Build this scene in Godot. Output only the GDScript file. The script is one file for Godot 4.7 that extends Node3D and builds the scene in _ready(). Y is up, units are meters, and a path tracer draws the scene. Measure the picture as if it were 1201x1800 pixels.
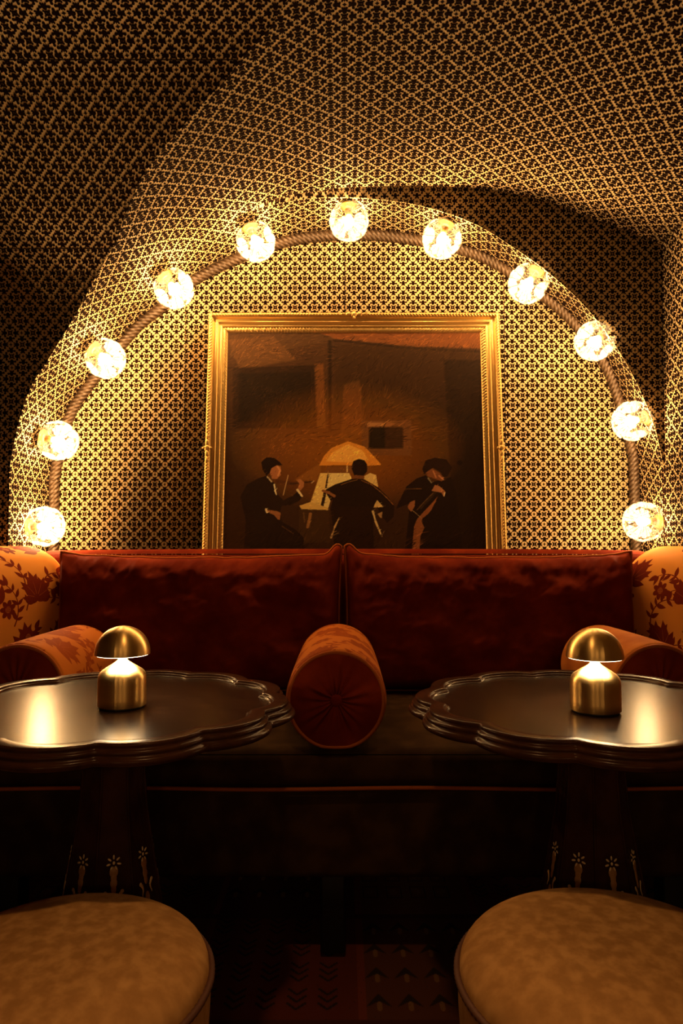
extends Node3D
# A vaulted, wallpapered alcove with a velvet sofa, a leaning painting, two lobed tables and eleven glass flower lamps.
# Metres, y up. The room is laid out by X (across), Y (above eye level) and Z (distance in front of the seat): V(X, Y, Z).

const EYE := 0.95
const TILE := 0.0737          # repeat of the wallpaper
const LAMP_COLOR := Color(1.0, 0.57, 0.21)      # linear
var M := {}
var taken := {}
var rng := RandomNumberGenerator.new()

# ------------------------------------------------------------------ helpers
func V(x: float, y: float, z: float) -> Vector3:
	return Vector3(x, EYE + y, -z)

func lin(r: float, g: float, b: float) -> Color:
	return Color(r, g, b).linear_to_srgb()

func begin() -> SurfaceTool:
	var st := SurfaceTool.new()
	st.begin(Mesh.PRIMITIVE_TRIANGLES)
	return st

func sheet(nu: int, nv: int, f: Callable, uvf = null, into: SurfaceTool = null, reverse := false, colf = null) -> SurfaceTool:
	var st := into if into != null else begin()
	var P := PackedVector3Array()
	var T := PackedVector2Array()
	var C := PackedColorArray()
	for j in nv + 1:
		for i in nu + 1:
			var u := float(i) / nu
			var v := float(j) / nv
			P.append(f.call(u, v))
			T.append(uvf.call(u, v) if uvf != null else Vector2(u, v))
			if colf != null:
				C.append(colf.call(u, v))
	for j in nv:
		for i in nu:
			var a := j * (nu + 1) + i
			var b := a + 1
			var c := b + nu + 1
			var d := a + nu + 1
			var order := [a, b, c, a, c, d] if reverse else [a, d, c, a, c, b]
			for k in order:
				st.set_uv(T[k])
				if colf != null:
					st.set_color(C[k])
				st.add_vertex(P[k])
	return st

func mesh_of(st: SurfaceTool) -> ArrayMesh:
	st.generate_normals()
	st.index()
	return st.commit()

func numbered(called: String) -> String:
	if not taken.has(called):
		taken[called] = 0
		return called
	taken[called] += 1
	return "%s_%03d" % [called, taken[called]]

func obj(called: String, what, material: Material, parent: Node = self) -> MeshInstance3D:
	var o := MeshInstance3D.new()
	o.name = numbered(called) if parent == self else called
	o.mesh = mesh_of(what) if what is SurfaceTool else what
	o.material_override = material
	o.cast_shadow = GeometryInstance3D.SHADOW_CASTING_SETTING_DOUBLE_SIDED
	parent.add_child(o, true)
	return o

func tag(o: Node, label: String, category: String, group := "") -> void:
	o.set_meta("label", label)
	o.set_meta("category", category)
	if group != "":
		o.set_meta("group", group)

func thing(called: String, label: String, category: String, at := Vector3.ZERO, group := "") -> Node3D:
	var o := Node3D.new()
	o.name = numbered(called)
	o.position = at
	add_child(o, true)
	tag(o, label, category, group)
	return o

func struct(called: String, what, material: Material, parent: Node = self) -> MeshInstance3D:
	var o := obj(called, what, material, parent)
	if parent == self:
		o.set_meta("kind", "structure")
	return o

func place(called: String) -> Node3D:          # an empty piece of the setting
	var o := Node3D.new()
	o.name = called
	o.set_meta("kind", "structure")
	add_child(o)
	return o

func lathe(profile: PackedVector2Array, seg := 48, into: SurfaceTool = null, lobes = null, swap := false) -> SurfaceTool:
	var n := profile.size() - 1
	return sheet(seg, n, func(u: float, v: float):
		var p: Vector2 = profile[roundi(v * n)]
		var a: float = u * TAU
		var r: float = p.x if lobes == null else lobes.call(a, p.x)
		return Vector3(r * sin(a), p.y, r * cos(a)), (func(u: float, v: float): return Vector2(v, u)) if swap else null, into)

func slab(lo: Vector3, hi: Vector3, into: SurfaceTool = null, c := 0.004) -> SurfaceTool:   # box with chamfered edges
	return rbox((lo + hi) / 2, hi - lo, c, 1, into)

func rbox(at: Vector3, size: Vector3, r: float, n := 4, into: SurfaceTool = null, bulge := Vector3.ZERO, mid := 1) -> SurfaceTool:
	var st := into if into != null else begin()
	var h := size / 2
	r = minf(r, minf(h.x, minf(h.y, h.z)) * 0.999)
	for axis in 3:
		var ua := (axis + 1) % 3
		var va := (axis + 2) % 3
		var lists := []
		for ax in [ua, va]:
			var l := []
			for k in n + 1:
				l.append(-h[ax] + r - r * tan((n - k) * PI / 4 / n))
			for k in range(1, mid):
				l.append(lerpf(-h[ax] + r, h[ax] - r, float(k) / mid))
			for k in n + 1:
				l.append(h[ax] - r + r * tan(k * PI / 4 / n))
			lists.append(l)
		for side in [-1.0, 1.0]:
			var U: Array = lists[0]
			var W: Array = lists[1]
			sheet(U.size() - 1, W.size() - 1, func(u: float, v: float):
				var p := Vector3.ZERO
				p[axis] = side * h[axis]
				p[ua] = U[roundi(u * (U.size() - 1))]
				p[va] = W[roundi(v * (W.size() - 1))]
				var inner := p.clamp(-h + Vector3(r, r, r), h - Vector3(r, r, r))
				var q: Vector3 = inner + (p - inner).normalized() * r
				q[axis] += side * bulge[axis] * (1.0 - pow(absf(q[ua]) / h[ua], 3.0)) * (1.0 - pow(absf(q[va]) / h[va], 3.0))
				return at + q, func(u: float, v: float):
				return Vector2(U[roundi(u * (U.size() - 1))], W[roundi(v * (W.size() - 1))]), st, side < 0)
	return st

func tube(path: PackedVector3Array, r: float, seg := 8, closed := false, into: SurfaceTool = null, lobes := 0, twist := 0.0, depth := 0.0) -> SurfaceTool:
	# a round or twisted cord along a path
	var n := path.size()
	var L := PackedFloat32Array([0.0])
	for i in range(1, n):
		L.append(L[i - 1] + path[i].distance_to(path[i - 1]))
	var count := n if closed else n - 1
	var rings := []
	var up := Vector3(0.31, 0.17, 0.93).normalized()
	for i in n:
		var a: Vector3 = path[(i - 1 + n) % n] if closed else path[maxi(i - 1, 0)]
		var b: Vector3 = path[(i + 1) % n] if closed else path[mini(i + 1, n - 1)]
		var t := (b - a).normalized()
		var s := t.cross(up).normalized()
		if s.length() < 0.5:
			s = t.cross(Vector3.UP).normalized()
		var w := s.cross(t).normalized()
		up = w
		rings.append([path[i], s, w])
	return sheet(seg, count, func(u: float, v: float):
		var k := roundi(v * count) % n
		var a: float = u * TAU
		var rr := r
		if lobes > 0:
			rr = r * (1.0 - depth * (1.0 - absf(sin(lobes * 0.5 * (a + L[k] * twist)))))
		return rings[k][0] + rings[k][1] * cos(a) * rr + rings[k][2] * sin(a) * rr, null, into)

func spline(pts: Array, per: int) -> PackedVector2Array:
	var out := PackedVector2Array()
	for i in pts.size() - 1:
		var p0: Vector2 = pts[maxi(i - 1, 0)]
		var p1: Vector2 = pts[i]
		var p2: Vector2 = pts[i + 1]
		var p3: Vector2 = pts[mini(i + 2, pts.size() - 1)]
		for k in per:
			out.append(p1.cubic_interpolate(p2, p0, p3, float(k) / per))
	out.append(pts[-1])
	return out

func table_of(x: float, xs: Array, ys: Array) -> float:      # piecewise linear
	if x <= xs[0]:
		return ys[0]
	for i in range(1, xs.size()):
		if x <= xs[i]:
			return lerpf(ys[i - 1], ys[i], (x - xs[i - 1]) / (xs[i] - xs[i - 1]))
	return ys[-1]

func mat(color: Color, rough: float, metal := 0.0) -> StandardMaterial3D:
	var m := StandardMaterial3D.new()
	m.albedo_color = color
	m.roughness = rough
	m.metallic = metal
	return m

func noise_tex(freq: float, ramp: Array, size := 512, seed_ := 1, normal := 0.0, octaves := 4) -> NoiseTexture2D:
	var n := FastNoiseLite.new()
	n.seed = seed_
	n.frequency = freq
	n.fractal_octaves = octaves
	var t := NoiseTexture2D.new()
	t.noise = n
	t.width = size
	t.height = size
	t.seamless = true
	if normal > 0.0:
		t.as_normal_map = true
		t.bump_strength = normal
	if ramp.size() > 0:
		var g := Gradient.new()
		g.offsets = PackedFloat32Array([0.25, 0.75])
		g.colors = PackedColorArray([ramp[0], ramp[1]])
		t.color_ramp = g
	return t

# ------------------------------------------------------------------ printed patterns
func capsule_d(p: Vector2, a: Vector2, b: Vector2) -> float:
	var t := clampf((p - a).dot(b - a) / (b - a).length_squared(), 0.0, 1.0)
	return p.distance_to(a + (b - a) * t)

func motif(x: float, y: float) -> float:      # 1 on the flocked dark motif, 0 on the ground
	var ax := absf(x)
	var ay := absf(y)
	var a := maxf(ax, ay)
	var b := minf(ax, ay)
	var p := Vector2(a, b)
	var d := 1.0
	# square with drawn-out corners and a light eye
	d = minf(d, a - 0.082 if p.length() > 0.040 else 0.05)
	d = minf(d, p.distance_to(Vector2(0.092, 0.092)) - 0.026)
	if p.length() < 0.018:
		d = -0.01
	# palmette
	var e := Vector2((a - 0.220) / 0.084, b / 0.070).length() - 1.0
	d = minf(d, e * 0.075)
	d = minf(d, capsule_d(p, Vector2(0.245, 0.04), Vector2(0.232, 0.14)) - 0.027)
	d = minf(d, p.distance_to(Vector2(0.228, 0.144)) - 0.044)
	d = minf(d, capsule_d(p, Vector2(0.29, 0.0), Vector2(0.352, 0.0)) - 0.020)
	d = minf(d, capsule_d(p, Vector2(0.275, 0.03), Vector2(0.362, 0.078)) - 0.024)
	# star in the gaps
	var q := sqrt(absf(a - 0.5)) + sqrt(b)
	if q < 0.32 and q > 0.15:
		d = -0.01
	return clampf(0.5 - d / 0.012, 0.0, 1.0)

func wallpaper_materials() -> void:
	# gold ground with the motif printed on it, and a raised flock of velvet pile over the print
	var n := 288
	var im := Image.create(n, n, false, Image.FORMAT_RGB8)
	var fl := Image.create(n, n, false, Image.FORMAT_RGBA8)
	var ground := lin(0.70, 0.50, 0.24)
	var flock := lin(0.010, 0.004, 0.0025)
	for j in n:
		for i in n:
			var u := float(i) / n
			var v := float(j) / n
			var x1 := u - roundf(u)
			var y1 := v - roundf(v)
			var x2 := u - 0.5
			var y2 := v - 0.5
			var k := motif(x1, y1) if absf(x1) + absf(y1) < absf(x2) + absf(y2) else motif(x2, y2)
			var grain := 0.93 + 0.07 * sin(j * TAU * 48.0 / n) * sin(i * TAU * 16.0 / n + j)
			im.set_pixel(i, j, (ground * grain).lerp(flock, k))
			fl.set_pixel(i, j, Color(flock, k))
	M.paper = StandardMaterial3D.new()
	M.paper.albedo_texture = ImageTexture.create_from_image(im)
	M.paper.roughness = 0.7
	M.paper.metallic = 0.06
	M.paper.metallic_specular = 0.3
	M.flock = StandardMaterial3D.new()
	M.flock.albedo_texture = ImageTexture.create_from_image(fl)
	M.flock.transparency = BaseMaterial3D.TRANSPARENCY_ALPHA_SCISSOR
	M.flock.alpha_scissor_threshold = 0.5
	M.flock.roughness = 1.0
	M.flock.metallic_specular = 0.1
	M.flock.cull_mode = BaseMaterial3D.CULL_DISABLED

func papered(called: String, st: SurfaceTool, parent: Node = self) -> MeshInstance3D:
	# a papered surface: the ground sheet, and the flock standing proud of it on the side of the room
	var mesh := mesh_of(st)
	var o := struct(called, mesh, M.paper, parent)
	var arrays := mesh.surface_get_arrays(0)
	var p: PackedVector3Array = arrays[Mesh.ARRAY_VERTEX]
	var nn: PackedVector3Array = arrays[Mesh.ARRAY_NORMAL]
	var mid := V(0.0, 0.25, 1.2)
	var raised := ArrayMesh.new()
	for layer in 2:
		for i in p.size():
			var out := nn[i] if nn[i].dot(mid - p[i]) > 0.0 else -nn[i]
			p[i] += out * 0.0009
		arrays[Mesh.ARRAY_VERTEX] = p
		raised.add_surface_from_arrays(Mesh.PRIMITIVE_TRIANGLES, arrays)
	obj("flock", raised, M.flock, o)
	return o

func poly(im: Image, pts: Array, c: Color, alpha := 1.0) -> void:
	var pp := PackedVector2Array(pts)
	var lo := pp[0]
	var hi := pp[0]
	for p in pp:
		lo = lo.min(p)
		hi = hi.max(p)
	for y in range(maxi(0, floori(lo.y)), mini(im.get_height() - 1, ceili(hi.y)) + 1):
		for x in range(maxi(0, floori(lo.x)), mini(im.get_width() - 1, ceili(hi.x)) + 1):
			if Geometry2D.is_point_in_polygon(Vector2(x + 0.5, y + 0.5), pp):
				im.set_pixel(x, y, im.get_pixel(x, y).lerp(c, alpha))

func blob(im: Image, c: Vector2, r: Vector2, color: Color, turn := 0.0, alpha := 1.0) -> void:
	var R := maxf(r.x, r.y)
	for y in range(maxi(0, floori(c.y - R)), mini(im.get_height() - 1, ceili(c.y + R)) + 1):
		for x in range(maxi(0, floori(c.x - R)), mini(im.get_width() - 1, ceili(c.x + R)) + 1):
			var d := (Vector2(x, y) - c).rotated(-turn) / r
			if d.length() < 1.0:
				im.set_pixel(x, y, im.get_pixel(x, y).lerp(color, alpha))

func line(im: Image, a: Vector2, b: Vector2, w0: float, w1: float, color: Color, alpha := 1.0) -> void:
	var n := maxi(1, ceili(a.distance_to(b) / maxf(0.7, minf(w0, w1) * 0.5)))
	for k in n + 1:
		var t := float(k) / n
		var w := lerpf(w0, w1, t)
		blob(im, a.lerp(b, t), Vector2(w, w) / 2, color, 0.0, alpha)

func small_leaf(im: Image, at: Vector2, size: float, turn: float, c: Color, wide := 0.24) -> void:      # pointed leaf
	var pts := []
	for k in 16:
		var t := float(k) / 15
		pts.append(at + Vector2(size * t, size * wide * sin(PI * pow(t, 0.75))).rotated(turn))
	for k in 16:
		var t := 1.0 - float(k) / 15
		pts.append(at + Vector2(size * t, -size * wide * sin(PI * pow(t, 0.75))).rotated(turn))
	for wrap in [Vector2.ZERO, Vector2(1, 0), Vector2(-1, 0), Vector2(0, 1), Vector2(0, -1)]:
		var moved := []
		for p in pts:
			moved.append(p + wrap * im.get_width())
		poly(im, moved, c)

func big_leaf(im: Image, at: Vector2, size: float, turn: float, c: Color, vein: Color) -> void:      # five pointed lobes, pale veins
	for k in 5:
		var a := turn + (k - 2) * 0.62
		var l: float = size * [0.62, 0.86, 1.0, 0.86, 0.62][k]
		small_leaf(im, at - Vector2(size * 0.12, 0).rotated(turn), l, a, c, 0.20)
		for q in 2:
			small_leaf(im, at + Vector2(l * 0.42, 0).rotated(a), l * 0.42, a + (0.7 if q == 0 else -0.7), c, 0.2)
	for k in 5:
		var a := turn + (k - 2) * 0.62
		line(im, at + Vector2(size * 0.12, 0).rotated(a), at + Vector2(size * 0.5, 0).rotated(a), size * 0.022, size * 0.012, vein, 0.5)

func vine(im: Image, at: Vector2, dir: float, curl: float, steps: int, k: float, c: Color) -> void:
	var a := at
	var n := im.get_width()
	for s in steps:
		var b := a + Vector2(7.0 * k, 0).rotated(dir)
		var w := lerpf(8.0, 3.5, float(s) / steps) * k
		for wrap in [Vector2.ZERO, Vector2(n, 0), Vector2(-n, 0), Vector2(0, n), Vector2(0, -n)]:
			line(im, a + wrap, b + wrap, w, w, c)
		dir += curl
		a = b
		if s % 5 == 3:
			var side := 1.0 if (s / 5) % 2 == 0 else -1.0
			small_leaf(im, a, rng.randf_range(44, 62) * k, dir + side * 0.85, c, 0.2)
			if s % 10 == 3:
				small_leaf(im, a, rng.randf_range(34, 46) * k, dir - side * 1.0, c, 0.2)
	small_leaf(im, a, 52 * k, dir, c, 0.25)

func damask_image(n: int, ground: Color, figure: Color) -> Image:
	var im := Image.create(n, n, false, Image.FORMAT_RGB8)
	im.fill(ground)
	rng.seed = 77
	var k := n / 768.0
	var mid := ground.lerp(figure, 0.5)
	for i in 13:
		vine(im, Vector2(rng.randf() * n, rng.randf() * n), -PI / 2 + rng.randfn() * 0.5, rng.randf_range(0.03, 0.07) * (1.0 if i % 2 == 0 else -1.0), 30, k, figure)
	var spots := [Vector2(140, 150), Vector2(520, 110), Vector2(330, 370), Vector2(650, 420), Vector2(120, 560), Vector2(470, 640), Vector2(330, 90), Vector2(700, 650), Vector2(600, 250)]
	for i in spots.size():
		var p: Vector2 = spots[i] * k
		big_leaf(im, p, 150 * k, -PI / 2 + rng.randfn() * 0.5, figure, mid)
		# open flower with a pale lattice heart
		var q := (p + Vector2(rng.randf_range(120, 190), rng.randf_range(-70, 70)) * k).posmod(float(n))
		for a in 7:
			blob(im, q + Vector2(26 * k, 0).rotated(a * TAU / 7), Vector2(19, 12) * k, figure, a * TAU / 7)
		blob(im, q, Vector2(15, 15) * k, mid)
		for a in 9:
			blob(im, q + Vector2((a % 3 - 1) * 8, (a / 3 - 1) * 8) * k, Vector2(2.4, 2.4) * k, figure)
	return im

func painting_image(W: int, H: int, relief: Image) -> Image:
	# a dark interior with three string players round a lamp, laid out on a canvas 465 units wide
	var s := W / 465.0
	var im := Image.create(W, H, false, Image.FORMAT_RGB8)
	im.fill(Color8(62, 34, 14))
	# three sketch sheets of the composition, each with its own origin and scale
	var A := func(a: Array) -> Array:
		var out := []
		for p in a:
			var k: float = (p[1] - 583.0) / 392.0
			out.append(Vector2((p[0] - (398.5 - 8.5 * k)) / (447.0 + 18.0 * k) * W, (p[1] - 583.0) / 455.0 * W))
		return out
	var B := func(a: Array) -> Array:
		var out := []
		for p in a:
			out.append([410.0 + p[0] / 5.22, 800.0 + p[1] / 5.22])
		return A.call(out)
	var C := func(a: Array) -> Array:
		var out := []
		for p in a:
			out.append([620.0 + p[0] / 5.0, 740.0 + p[1] / 5.0])
		return A.call(out)
	var stroke := func(pts: Array, w0: float, w1: float, c: Color, alpha := 1.0) -> void:
		for k in pts.size() - 1:
			line(im, pts[k], pts[k + 1], w0 * s, w1 * s, c, alpha)
	# the room
	poly(im, A.call([[390, 575], [860, 575], [860, 600], [587, 600], [390, 640]]), Color8(70, 40, 17))
	poly(im, A.call([[560, 585], [860, 578], [860, 618], [720, 612], [587, 597]]), Color8(104, 52, 20))
	stroke.call(A.call([[585, 600], [720, 616], [860, 624]]), 3.0, 3.0, Color8(40, 22, 9))
	poly(im, A.call([[400, 600], [480, 592], [520, 640], [420, 660]]), Color8(84, 48, 20))
	poly(im, A.call([[588, 606], [860, 628], [860, 1040], [740, 1040], [720, 840], [588, 740]]), Color8(56, 31, 12))
	poly(im, A.call([[780, 640], [860, 640], [860, 1040], [800, 1040]]), Color8(42, 23, 9))
	poly(im, A.call([[390, 780], [520, 776], [560, 800], [540, 850], [390, 860]]), Color8(66, 37, 14))
	poly(im, A.call([[408, 656], [556, 650], [556, 776], [408, 776]]), Color8(44, 24, 10))
	poly(im, A.call([[418, 668], [546, 664], [546, 764], [418, 764]]), Color8(36, 20, 8))
	poly(im, A.call([[552, 648], [568, 646], [572, 776], [556, 776]]), Color8(98, 52, 18))
	poly(im, A.call([[576, 600], [582, 600], [582, 780], [577, 780]]), Color8(38, 21, 8))
	poly(im, A.call([[604, 690], [632, 680], [640, 790], [598, 800]]), Color8(82, 46, 17))
	# lamplight spread over the painted wall
	for k in 26:
		var t := k / 25.0
		var c: Vector2 = A.call([[612, lerpf(812, 838, t)]])[0]
		blob(im, c, Vector2(lerpf(210, 50, t), lerpf(130, 34, t)) * s, Color8(170, 92, 27), 0.0, 0.042)
	poly(im, B.call([[560, 390], [700, 290], [800, 225], [800, 300], [760, 410]]), Color8(148, 84, 26), 0.7)
	poly(im, C.call([[70, 100], [512, 98], [518, 445], [76, 440]]), Color8(112, 62, 24))
	poly(im, C.call([[140, 170], [440, 168], [440, 372], [140, 376]]), Color8(42, 25, 10))
	poly(im, C.call([[280, 175], [436, 172], [436, 368], [280, 370]]), Color8(62, 34, 14))
	stroke.call(C.call([[135, 140], [250, 138]]), 9, 8, Color8(158, 96, 44))
	stroke.call(C.call([[290, 142], [350, 140]]), 8, 6, Color8(140, 80, 34))
	im.resize(W / 4, H / 4, Image.INTERPOLATE_LANCZOS)
	im.resize(W, H, Image.INTERPOLATE_CUBIC)
	# shade, sheets of music, covered table
	poly(im, A.call([[560, 848], [569, 829], [582, 814], [611, 801], [640, 811], [650, 822], [670, 846], [640, 849], [600, 847]]), Color8(214, 124, 34))
	poly(im, A.call([[572, 840], [584, 822], [611, 807], [636, 818], [648, 838], [610, 842]]), Color8(232, 150, 54))
	poly(im, A.call([[574, 850], [648, 850], [648, 863], [568, 863]]), Color8(124, 68, 24))
	stroke.call(B.call([[1040, 252], [1040, 312]]), 2.2, 2.2, Color8(226, 168, 84))
	poly(im, B.call([[795, 325], [864, 325], [800, 672], [704, 618]]), Color8(230, 172, 76))
	poly(im, B.call([[868, 325], [1062, 325], [1090, 400], [1000, 470], [900, 560], [866, 684], [800, 672]]), Color8(234, 184, 92))
	stroke.call(B.call([[864, 338], [846, 470]]), 2.0, 2.6, Color8(60, 32, 12))
	stroke.call(B.call([[838, 510], [806, 668]]), 5.0, 5.4, Color8(52, 28, 11))
	poly(im, B.call([[602, 650], [706, 612], [868, 672], [868, 694], [618, 684]]), Color8(216, 156, 66))
	poly(im, B.call([[600, 684], [872, 696], [890, 1010], [596, 1010]]), Color8(72, 42, 17))
	stroke.call(B.call([[702, 730], [690, 800], [676, 860]]), 6.0, 5.0, Color8(150, 92, 38))
	stroke.call(B.call([[640, 720], [648, 810]]), 2.5, 2.5, Color8(104, 66, 26))
	poly(im, C.call([[76, 655], [150, 610], [202, 630], [222, 748], [150, 704]]), Color8(222, 168, 80))
	# the player seen from behind
	var dark := Color8(42, 23, 10)
	poly(im, A.call([[586, 905], [600, 882], [617, 874], [634, 872], [648, 880], [664, 890], [680, 906], [693, 926], [691, 946], [680, 957], [670, 944], [660, 922], [655, 940], [657, 1040], [588, 1040], [584, 960], [580, 930]]), dark)
	poly(im, B.call([[845, 490], [930, 440], [1075, 388], [1096, 430], [970, 500], [940, 570], [890, 600], [856, 540]]), dark)
	stroke.call(B.call([[820, 500], [870, 520], [920, 552]]), 5.0, 6.0, Color8(148, 84, 38))
	poly(im, B.call([[1080, 270], [1100, 205], [1150, 185], [1200, 196], [1226, 240], [1224, 310], [1190, 356], [1110, 356]]), Color8(40, 22, 10))
	stroke.call(B.call([[1120, 362], [1180, 366]]), 7.0, 7.0, Color8(120, 64, 28))
	stroke.call(B.call([[985, 440], [1060, 410], [1130, 392]]), 1.6, 1.2, Color8(140, 84, 32))
	stroke.call(C.call([[70, 680], [160, 720], [240, 790], [300, 850], [350, 910]]), 1.2, 1.6, Color8(150, 86, 34))
	poly(im, A.call([[596, 926], [651, 926], [655, 1040], [592, 1040]]), Color8(46, 24, 9))
	stroke.call(B.call([[966, 768], [925, 860], [892, 960]]), 1.8, 4.0, Color8(196, 142, 72))
	stroke.call(C.call([[172, 975], [196, 1070], [250, 1210]]), 4.4, 2.6, Color8(216, 166, 88))
	poly(im, C.call([[188, 912], [212, 868], [268, 936], [180, 942]]), Color8(214, 160, 78))
	poly(im, C.call([[214, 1000], [258, 978], [252, 1042], [236, 1034]]), Color8(172, 118, 58))
	# the violinist
	poly(im, B.call([[60, 560], [120, 440], [220, 380], [305, 350], [345, 400], [385, 440], [395, 530], [455, 596], [540, 552], [590, 505], [632, 552], [600, 604], [520, 644], [440, 650], [425, 720], [445, 810], [560, 880], [640, 960], [640, 1100], [90, 1100], [110, 800]]), dark)
	poly(im, B.call([[330, 322], [345, 276], [396, 246], [430, 262], [436, 296], [425, 316], [434, 346], [414, 362], [398, 386], [352, 384]]), Color8(166, 92, 44))
	stroke.call(B.call([[402, 262], [424, 300], [404, 350]]), 4.0, 3.0, Color8(196, 118, 58))
	poly(im, B.call([[252, 216], [300, 168], [372, 174], [422, 214], [446, 246], [396, 246], [346, 276], [330, 324], [300, 352], [264, 292]]), Color8(34, 17, 7))
	stroke.call(B.call([[306, 362], [346, 410]]), 3.0, 3.0, Color8(186, 146, 88))
	stroke.call(B.call([[370, 440], [378, 500], [390, 540]]), 3.6, 2.0, Color8(224, 184, 112))
	stroke.call(B.call([[400, 404], [470, 420], [560, 432]]), 8.0, 6.0, Color8(84, 42, 16))
	stroke.call(B.call([[520, 430], [640, 420], [722, 408]]), 2.6, 2.0, Color8(60, 32, 13))
	stroke.call(B.call([[714, 420], [736, 402]]), 2.4, 1.6, Color8(206, 152, 84))
	poly(im, B.call([[572, 392], [612, 384], [648, 420], [642, 462], [612, 502], [586, 482], [602, 430]]), Color8(170, 98, 46))
	stroke.call(B.call([[584, 492], [624, 552]]), 4.6, 4.0, Color8(216, 174, 104))
	stroke.call(B.call([[498, 345], [452, 545]]), 1.3, 1.3, Color8(210, 164, 92))
	stroke.call(B.call([[294, 684], [302, 712]]), 4.0, 4.0, Color8(214, 172, 104))
	poly(im, B.call([[308, 690], [400, 704], [432, 720], [422, 790], [402, 786], [370, 742], [310, 716]]), Color8(150, 86, 40))
	stroke.call(B.call([[440, 850], [545, 922]]), 1.6, 1.6, Color8(92, 52, 19))
	# the cellist
	poly(im, C.call([[470, 740], [560, 664], [640, 632], [700, 700], [860, 650], [910, 800], [980, 1500], [440, 1500], [500, 900], [380, 950], [400, 890]]), Color8(38, 20, 9))
	poly(im, C.call([[636, 602], [700, 568], [762, 610], [802, 660], [782, 692], [730, 672], [660, 644]]), Color8(126, 66, 31))
	stroke.call(C.call([[704, 590], [728, 650]]), 2.4, 3.0, Color8(176, 102, 50))
	stroke.call(C.call([[756, 636], [792, 672]]), 3.4, 3.0, Color8(180, 106, 54))
	poly(im, C.call([[610, 572], [640, 490], [720, 464], [822, 480], [872, 560], [832, 642], [796, 652], [770, 602], [704, 560], [650, 600], [626, 622]]), Color8(42, 21, 9))
	stroke.call(C.call([[660, 660], [690, 704]]), 3.4, 2.0, Color8(128, 104, 62))
	poly(im, C.call([[748, 830], [692, 960], [662, 1000], [612, 1040], [602, 1072], [628, 1130], [592, 1210], [580, 1400], [510, 1400], [536, 1120], [562, 1050], [612, 990], [692, 900]]), Color8(144, 76, 34))
	stroke.call(C.call([[722, 790], [650, 870], [590, 936]]), 6.0, 7.0, Color8(56, 34, 15))
	stroke.call(C.call([[704, 800], [630, 880], [560, 962]]), 1.2, 1.2, Color8(116, 74, 32))
	poly(im, C.call([[690, 782], [720, 724], [762, 736], [816, 792], [796, 836], [780, 802], [740, 792]]), Color8(168, 96, 48))
	stroke.call(C.call([[804, 800], [800, 828]]), 2.8, 2.4, Color8(204, 162, 98))
	poly(im, C.call([[480, 930], [500, 890], [546, 868], [542, 930], [512, 982], [486, 952]]), Color8(154, 86, 40))
	stroke.call(C.call([[515, 960], [604, 1042]]), 1.6, 1.2, Color8(150, 108, 58))
	stroke.call(C.call([[450, 762], [600, 760]]), 1.6, 1.6, Color8(96, 56, 22))
	blob(im, C.call([[940, 512]])[0], Vector2(5, 5) * s, Color8(34, 18, 8))
	im.resize(W / 2, H / 2, Image.INTERPOLATE_LANCZOS)
	im.resize(W, H, Image.INTERPOLATE_CUBIC)
	# brush work that picks its colour from the underpainting
	var src: Image = im.duplicate()
	rng.seed = 9
	var flow := FastNoiseLite.new()
	flow.seed = 4
	flow.frequency = 0.004
	for k in 7000:
		var p := Vector2(rng.randf() * W, rng.randf() * H)
		var detail := p.y > 0.47 * H and p.y < 0.86 * W
		var c := src.get_pixelv(Vector2i(p))
		var j := rng.randf_range(-0.32, 0.38) if not detail else rng.randf_range(-0.26, 0.32)
		c = Color(c.r * (1 + j), c.g * (1 + j * 1.1), c.b * (1 + j))
		var a := -0.65 + flow.get_noise_2dv(p) * 1.3 + rng.randfn() * 0.25
		var len := rng.randf_range(8, 24) if not detail else rng.randf_range(3, 9)
		var w := rng.randf_range(1.4, 3.6) if not detail else rng.randf_range(1.2, 2.8)
		var e := p + Vector2(len, 0).rotated(a)
		line(im, p, e, w, w * 0.5, c, 0.45)
		var h := rng.randf_range(0.3, 0.6)
		line(relief, p, e, w, w * 0.5, Color(h, h, h), 0.5)
	# thick dabs of paint
	for k in 380:
		var zone: Vector2 = [Vector2(462, 700), Vector2(490, 815), Vector2(430, 612), Vector2(612, 826), Vector2(500, 622), Vector2(740, 605), Vector2(470, 720)][k % 7]
		var p: Vector2 = A.call([[zone.x + rng.randfn() * 24.0, zone.y + rng.randfn() * 12.0]])[0]
		if p.x < 2 or p.y < 2 or p.x > W - 14 or p.y > H - 14:
			continue
		var c := src.get_pixelv(Vector2i(p))
		var e := p + Vector2(rng.randf_range(4, 13), 0).rotated(-0.75 + rng.randfn() * 0.25)
		line(im, p, e, 1.6, 0.6, Color(minf(1.0, c.r * 1.4 + 0.06), minf(1.0, c.g * 1.4 + 0.03), c.b * 1.3), 0.55)
		line(relief, p, e, 2.2, 0.9, Color.WHITE, 0.8)
	return im

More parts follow.
